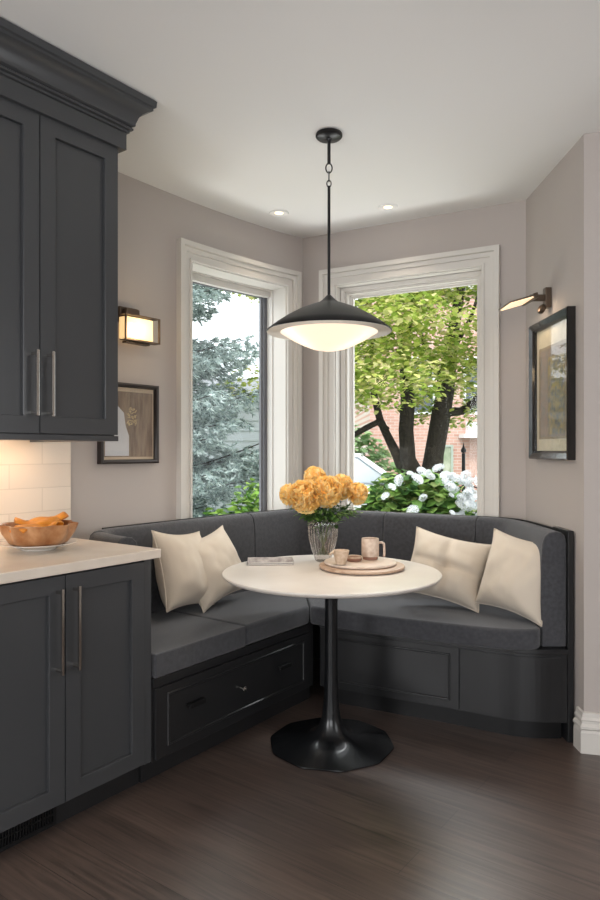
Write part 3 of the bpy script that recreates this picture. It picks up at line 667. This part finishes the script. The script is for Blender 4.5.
lamp('picture_bulb', 'AREA', (WS(.36)[0]-.15, 3.23, 1.935), Vector((1.19, 3.2, 1.5)), .5, (1, .80, .58), shape='RECTANGLE', size=.1, size_y=.08)

# ------------------------------------------------------------------ outside
GZ = -.4
gm = mat('lawn_and_path', (96, 116, 66), .95, var=((120, 132, 84), 1.5))
g_ = MB().box(-40, 40, 4.6, 60, GZ-.1, GZ).build('ground', gm); struct(g_)
rd = MB().box(-30, 40, 10.5, 18, GZ, GZ+.02).build('street', mat('asphalt', (150, 150, 150), .9)); struct(rd)
# blue spruce
M_needle = island_mat('blue_spruce_needles', [(98, 116, 114), (136, 154, 152), (176, 192, 190), (210, 222, 220), (152, 170, 166)], .8, .15)
M_bark = mat('dark_bark', (40, 35, 30), .95, bump=(30, .9, .03), var=((58, 51, 43), 14, (4, 4, 1)))
def tuft(mb, p, d, ln, r, rnd):
    d = d.normalized(); a = Vector((0, 0, 1)) if abs(d.z) < .9 else Vector((1, 0, 0)); x = d.cross(a).normalized(); y = d.cross(x)
    vs = []; fs = []; N = 11
    for k in range(N):
        an = k*2.4+rnd.uniform(-.3, .3); o_ = x*cos(an)+y*sin(an); t_ = x*-sin(an)+y*cos(an)
        b0 = p+d*(ln*k/N*.8); tip = b0+d*ln*.42+o_*r*2.3
        i = len(vs); vs += [b0-t_*r*.45, b0+t_*r*.45, tip]; fs.append((i, i+1, i+2))
    i = len(vs)
    vs += [p+x*r*.55, p-x*r*.3+y*r*.5, p-x*r*.3-y*r*.5, p+d*ln*1.05]; fs += [(i, i+1, i+3), (i+1, i+2, i+3), (i+2, i, i+3)]
    mb.add(vs, fs)
def spruce(x, y, h, rad, label):
    t_ = thing('blue_spruce', label, 'tree', (x, y, GZ)); rnd = random.Random(3)
    bmb = MB().tube([(0, 0, 0), (0, 0, h*.5), (0, 0, h)], [.16, .1, .02], 10)
    mb = MB(); z_ = .25
    while z_ < h-.3:
        R_ = rad*(1-z_/h)**.7
        for k in range(10):
            a = 2*pi*(k+rnd.random())/10
            if sin(a) > .6 or cos(a) < -.5: continue
            L_ = R_*rnd.uniform(.72, 1.12); dv = Vector((cos(a), sin(a), 0)); zz = z_+rnd.uniform(-.22, .22); dr_ = rnd.uniform(.2, .5)
            P = [Vector((0, 0, zz))+dv*(L_*f)+Vector((0, 0, L_*(-dr_*f+.26*f*f+.04*sin(5*f+k)))) for f in [i/14 for i in range(15)]]
            bmb.tube(P, [.022*(1-.85*i/14) for i in range(15)], 5)
            sd = Vector((-dv.y, dv.x, 0))
            for i in range(3, 15):
                f = i/14
                for s_ in (-1, 1):
                    sl = L_*.30*(1.1-f)+.14; nsub = max(3, int(sl/.045))
                    for j in range(nsub):
                        g = (j+.4)/nsub
                        q = P[i]+(sd*s_*.75+dv*.65)*(sl*g)+Vector((rnd.uniform(-.035, .035), rnd.uniform(-.035, .035), -.16*g*sl+rnd.uniform(-.07, .03)))
                        tuft(mb, q, sd*s_*.6+dv*.7+Vector((rnd.uniform(-.5, .5), rnd.uniform(-.5, .5), rnd.uniform(-.9, .35))), rnd.uniform(.07, .11), rnd.uniform(.016, .022), rnd)
                tuft(mb, P[i]+Vector((0, 0, .02)), dv+Vector((0, 0, .15)), .12, .022, rnd)
        z_ += .15
    bmb.build('trunk', M_bark, t_); mb.build('foliage', M_needle, t_, fix=False)
spruce(-2.5, 7.4, 6.8, 2.75, 'blue grey spruce tree outside the left window')
# leaf cloud trees and shrubs
def leaf_cloud(rnd, n, blobs, lsz, mb=None, droop=.2):
    mb = mb or MB(); tot = sum(b_[3]*b_[4]*b_[5] for b_ in blobs)
    for (cx, cy, cz, rx, ry, rz_) in blobs:
        for k in range(int(n*rx*ry*rz_/tot)):
            while True:
                v = Vector((rnd.uniform(-1, 1), rnd.uniform(-1, 1), rnd.uniform(-1, 1)))
                if .25 < v.length < 1: break
            a = rnd.uniform(0, 2*pi); s_ = lsz*rnd.uniform(.7, 1.3)
            leaf(mb, (cx+v.x*rx, cy+v.y*ry, cz+v.z*rz_), (cos(a), sin(a), rnd.uniform(-.6, .3)), s_, s_*.95, up=Vector((rnd.uniform(-.5, .5), rnd.uniform(-.5, .5), 1)), fold=.15)
    return mb
M_maple = island_mat('maple_leaves', [(104, 128, 50), (142, 166, 70), (176, 192, 92), (204, 208, 116), (230, 218, 166), (152, 174, 78)], .55, .45)
mp_ = thing('maple_tree', 'bright green maple with several dark trunks outside the right window', 'tree', (1.5, 8, GZ)); rnd = random.Random(11)
def P8(x, y, dy=0): Y = 8+dy; return ((x-300)/680*Y-1.5, dy, 1.26+(450-y)/680*Y-GZ)
trunks = [([(.02, 0, 0), P8(431, 520), P8(430, 490), P8(434, 455), P8(441, 415), P8(446, 390), P8(452, 340), P8(462, 280), P8(470, 220)], [.26, .2, .15, .115, .115, .10, .075, .05, .03]),
          ([P8(428, 515), P8(420, 485), P8(408, 460), P8(406, 430), P8(408, 400), P8(404, 350), P8(396, 300), P8(384, 240)], [.16, .12, .095, .088, .085, .06, .045, .025]),
          ([P8(424, 500, .1), P8(406, 478, .1), P8(397, 455, .1), P8(387, 435, .1), P8(380, 420, .1), P8(374, 395, .1), P8(372, 350, .1), P8(366, 290, .1)], [.11, .075, .06, .05, .045, .04, .032, .02]),
          ([P8(387, 430, .1), P8(378, 422, .05), P8(366, 428, 0), P8(352, 436, -.05), P8(330, 440, -.1)], [.042, .04, .036, .03, .024]),
          ([P8(440, 417), P8(450, 412), P8(462, 411), P8(474, 402), P8(490, 385), P8(520, 370)], [.07, .055, .048, .042, .035, .025]),
          ([P8(446, 390, .1), P8(425, 350, .4), P8(415, 310, .5)], [.05, .03, .015]), ([P8(452, 350), P8(470, 320, -.3), P8(480, 290, -.4)], [.04, .025, .012]),
          ([P8(404, 350), P8(412, 320, -.3), P8(410, 290, -.4)], [.035, .02, .012])]
for k, (p, r_) in enumerate(trunks): MB().tube(p, r_, 12).build('trunk' if k < 3 else 'branch', M_bark, mp_, smooth='all')
blobs = []
for k in range(80):
    a = rnd.uniform(0, 2*pi); rr = math.sqrt(rnd.random())
    blobs.append((-.05+2.1*rr*cos(a), -.35+1.4*rr*sin(a), rnd.uniform(1.95, 4.6)-GZ-.4+.3*rr, rnd.uniform(.4, .75), rnd.uniform(.35, .6), rnd.uniform(.16, .34)))
leaf_cloud(rnd, 34000, blobs, .062).build('foliage', M_maple, mp_, fix=False)
def shrub(name, label, x, y, blobs, n, lsz, m_, seed):
    t_ = thing(name, label, 'shrub', (x, y, GZ)); rnd = random.Random(seed)
    sm = MB()
    for k in range(6): a = k*1.05; sm.tube([(0, 0, 0), (.1*cos(a), .1*sin(a), .4), (.3*cos(a), .2*sin(a), .9)], [.015, .012, .006], 6)
    sm.build('stems', M_bark, t_)
    leaf_cloud(rnd, n, blobs, lsz).build('foliage', m_, t_, fix=False); return t_
M_shrub = island_mat('shrub_leaves', [(52, 92, 34), (84, 130, 48), (128, 172, 70), (164, 196, 96), (70, 110, 50)], .5, .3)
M_hyd = island_mat('hydrangea_leaves', [(48, 84, 40), (78, 116, 56), (116, 156, 72), (160, 190, 104), (62, 98, 56), (196, 200, 120)], .5, .3)
shrub('green_shrub', 'bright green shrub beside the spruce, low in the left window', -.62, 6.4, [(.1, 0, .75, .5, .4, .45), (.28, 0, 1.10, .32, .3, .32), (-.2, .1, .55, .4, .3, .4)], 2600, .07, M_shrub, 21)
shrub('distant_shrub', 'soft green bushes left of the brick building, behind the white car', .9, 17.6, [(0, 0, 1.2, 1.6, .8, 1.2), (-1.2, 0, 1.6, 1.2, .8, 1.3)], 3800, .2, island_mat('far_leaves', [(120, 150, 100), (150, 176, 120), (96, 130, 84)], .7, .3), 23)
hy = shrub('hydrangea_bush', 'leafy hydrangea bush with white blooms just outside the right window', 1.0, 5.6, [(-.15, 0, 1.1, .38, .3, .40), (.12, .05, 1.08, .34, .3, .40), (-.38, -.05, .95, .25, .25, .34), (.2, 0, .8, .3, .25, .42)], 5200, .085, M_hyd, 31)
M_white = island_mat('white_florets', [(206, 210, 212), (222, 224, 226), (190, 196, 200)], .7, .15)
def headmesh(r_, seed):
    rnd = random.Random(seed); mb = MB()
    for k in range(60):
        fz = 1-2*(k+.5)/60*.8; th_ = k*2.4; rr = math.sqrt(max(0, 1-fz*fz)); d = Vector((rr*cos(th_), rr*sin(th_), fz)); p = d*r_*rnd.uniform(.85, 1.05)
        x = d.cross(Vector((.1, .2, 1))).normalized(); y = d.cross(x); s_ = r_*.3; a0 = rnd.uniform(0, 1.5)
        vs = [p]
        for q in range(8):
            a = a0+q*pi/4; l_ = s_*(1 if q % 2 else .5); vs.append(p+(x*cos(a)+y*sin(a))*l_+d*(.2*s_ if q % 2 else 0))
        mb.add(vs, [(0, 1+q, 1+(q+1) % 8) for q in range(8)])
    return mb.build('flower_head', M_white, hy, fix=False)
rnd = random.Random(5); heads = []
spots = [(-.3, 1.38), (-.22, 1.44), (-.13, 1.47), (-.05, 1.42), (.0, 1.50), (.08, 1.46), (.15, 1.50), (.22, 1.45), (.3, 1.48), (.36, 1.42), (.42, 1.46), (.48, 1.40), (.55, 1.42), (.60, 1.34), (.52, 1.30), (.44, 1.33), (.34, 1.34), (.28, 1.38), (.56, 1.22), (.48, 1.20), (.40, 1.22), (.62, 1.12), (.54, 1.10), (.46, 1.08), (.38, 1.12), (.30, 1.16), (.58, 1.0), (.48, .98), (.36, 1.0), (.28, 1.03), (-.36, 1.28), (-.40, 1.08), (-.44, 1.15), (.02, 1.30), (-.1, 1.20)]
h0 = headmesh(.06, 1)
spots = [(x*.78-.05, z_) for x, z_ in spots]; spots += [(x+rnd.uniform(-.07, .07), z_+rnd.uniform(-.08, .03)) for x, z_ in spots[5:30]]
for k, (x, z_) in enumerate(spots):
    o = h0 if k == 0 else h0.copy()
    if k: COL.objects.link(o); o.parent = hy
    o.location = (x, rnd.uniform(-.36, -.2), z_+rnd.uniform(-.02, .02)); o.rotation_euler = (rnd.uniform(-1, 1), rnd.uniform(-1, 1), rnd.uniform(0, 6)); s_ = rnd.uniform(.35, .75); o.scale = (s_*1.2, s_, s_*.75)
# siding house
hs = thing('siding_house', 'pale grey clapboard house wall behind the spruce, seen through the left window', 'building', (-3.1, 10.2, GZ))
mb = MB()
for k in range(17): mb.add([(-3, -.0, k*.15), (2.75, -.0, k*.15), (2.75, .022, k*.15+.15), (-3, .022, k*.15+.15), (-3, .02, k*.15), (2.75, .02, k*.15)], [(0, 1, 2, 3), (0, 4, 5, 1)])
mb.box(-3, 2.75, .02, 1.2, 0, 2.55).build('siding', mat('grey_clapboard', (196, 202, 208), .7), hs, fix=False)
MB().prism([(-.2, 2.5), (1.4, 2.5), (.6, 2.8)], -3.2, 2.9, Matrix(((0, 0, 1, 0), (1, 0, 0, 0), (0, 1, 0, 0), (0, 0, 0, 1)))).build('roof', mat('grey_shingle', (150, 152, 156), .9), hs)
# brick building
M_brick = brick_mat('red_brick', (178, 136, 122), (196, 158, 144), (194, 180, 170), 1, .24, .085, .008, .9, rotx=pi/2)
bb = thing('brick_building', 'reddish brick townhouse across the street, behind the maple tree', 'building', (2.0, 19.5, GZ))
MB().box(0, 9, 0, 6, 0, 6.2).build('wall', M_brick, bb)
MB().box(-.15, 9.1, -.2, 6.1, 6.2, 6.5).build('cornice', mat('pale_cornice', (190, 186, 180), .8), bb)
M_wh = mat('white_window', (226, 228, 230), .5); M_dk = mat('dark_pane', (70, 78, 84), .1)
def bwin(x, z_, w_, h_):
    f = MB().loop(flat, x, x+w_, z_, z_+h_, [(.07, -.05), (.07, .02), (0, .02), (0, -.05)]); f.box(x, x+w_, -.03, .01, z_+h_*.5-.03, z_+h_*.5+.03)
    f = f.build('window', M_wh, bb); MB().box(x, x+w_, -.01, -.002, z_, z_+h_).build('pane', M_dk, f)
for x in (1.0, 2.75, 4.5): 
    for z_ in (2.75,): bwin(x, z_, .8, 1.5)
f = MB().loop(flat, 1.72, 2.32, .1, 1.75, [(.06, -.06), (.06, .02), (0, .02), (0, -.06)]).build('door', mat('pale_green_door', (160, 172, 160), .5), bb)
MB().box(1.72, 2.32, -.02, -.002, .1, 1.75).build('door_glass', mat('painted_reflection_glass', (128, 142, 112), .2, var=((176, 180, 160), 3)), f)  # greenery reflected in the glass is painted into its colour
MB().box(2.55, 3.5, -.7, 0, 2.0, 2.1).box(2.75, 3.3, -.3, 0, 2.1, 2.45).build('awning', M_wh, bb)
# car
M_car = mat('white_car_paint', (226, 230, 234), .2, coat=.6); M_cg = mat('car_glass', (150, 160, 168), .15); M_tyre = mat('tyre', (30, 30, 32), .8)
car = thing('car', 'white parked car seen through the left part of the right window', 'car', (.95, 15.0, GZ+.02), radians(-8))
secs = [(-2.1, .45, .75, .72), (-1.95, .3, .95, .82), (-1.2, .25, 1.02, .88), (0, .25, 1.0, .9), (1.1, .25, .95, .88), (1.9, .3, .80, .82), (2.12, .42, .62, .70)]
mb = MB(); vs = []; fs = []
for (x, z0, z1, w_) in secs:
    for (yy, zz) in ((-w_*.9, z0), (-w_, z0+.12), (-w_, (z0+z1)/2+.05), (-w_*.93, z1-.06), (-w_*.8, z1), (w_*.8, z1), (w_*.93, z1-.06), (w_, (z0+z1)/2+.05), (w_, z0+.12), (w_*.9, z0)): vs.append((x, yy, zz))
for i in range(6):
    for j in range(10): q = (j+1) % 10; fs.append((i*10+j, i*10+q, i*10+10+q, i*10+10+j))
fs += [tuple(range(10)), tuple(range(60, 70))[::-1]]
mb.add(vs, fs).build('body', M_car, car, smooth=True, sub=1)
def cabin(sc_, z0, z1, grow):
    v = [(-1.75*sc_, -.80, z0), (1.15*sc_, -.80, z0), (1.15*sc_, .80, z0), (-1.75*sc_, .80, z0), (-1.25, -.62-grow, z1), (.35, -.62-grow, z1), (.35, .62+grow, z1), (-1.25, .62+grow, z1)]
    return MB().add(v, [(0, 1, 2, 3), (4, 5, 6, 7), (0, 1, 5, 4), (1, 2, 6, 5), (2, 3, 7, 6), (3, 0, 4, 7)])
cabin(1, .93, 1.50, 0).build('windows', M_cg, car, bevel=.04, seg=3)
rf_ = MB().box(-1.3, .42, -.66, .66, 1.48, 1.57)
for s_ in (-1, 1):
    for (xa, xb) in ((-1.78, -1.28), (-.35, -.32), (1.18, .38)): rf_.tube([(xa, s_*.81, .93), (xb, s_*.635, 1.5)], .035, 6)
rf_.build('roof', M_car, car, bevel=.03, seg=3)
for x in (-1.35, 1.35):
    for s_ in (-1, 1):
        w_ = MB().lathe([(0, -.1), (.2, -.1), (.31, -.09), (.33, -.05), (.33, .05), (.31, .09), (.2, .1), (0, .1)], 28, mtx=Matrix.Translation((x, s_*.82, .33))@Matrix.Rotation(pi/2, 4, 'X')).build('wheel', M_tyre, car, smooth=True)
# bicycle and post by the right of the bay window
bk = thing('bicycle', 'dark bicycle parked at the right edge of the right window view', 'bicycle', (3.0, 11.8, GZ+.02), radians(60))
def ring(cx, cz, r_, w_): return MB().tube([(cx+r_*cos(2*pi*i/36), 0, cz+r_*sin(2*pi*i/36)) for i in range(37)], w_, 8, cap=False)
for cx in (-.52, .52):
    w_ = ring(cx, .34, .33, .018)
    for k in range(12): a = pi*k/6; w_.tube([(cx, 0, .34), (cx+.33*cos(a), 0, .34+.33*sin(a))], .002, 4)
    w_.build('wheel', M_tyre, bk, smooth='all')
fm = MB()
for a, c in (((-.52, 0, .34), (-.08, 0, .3)), ((-.08, 0, .3), (-.2, 0, .85)), ((-.52, 0, .34), (-.18, 0, .75)), ((-.17, 0, .75), (.36, 0, .8)), ((-.08, 0, .3), (.38, 0, .7)), ((.34, 0, .95), (.52, 0, .34))): fm.tube([a, c], .017, 8)
fm.build('frame', M_black, bk, smooth=True)
MB().tube([(.36, -.28, 1.02), (.40, -.15, 1.0), (.34, 0, .96), (.40, .15, 1.0), (.36, .28, 1.02)], .013, 8).build('handlebar', M_black, bk, smooth='all')
MB().lathe([(0, 0), (.07, .005), (.09, .03), (.05, .05), (0, .055)], 20, c=(-.22, 0, .86)).build('saddle', M_black, bk, smooth=True)
po = thing('garden_post', 'slim black iron post in front of the brick building, right of the maple trunks', 'post', (2.02, 8.4, GZ))
MB().tube([(0, 0, 0), (0, 0, 1.62)], .022, 10).lathe([(0, 1.62), (.03, 1.63), (.035, 1.66), (.012, 1.70), (0, 1.76)], 14).build('shaft', M_black, po, smooth=True)
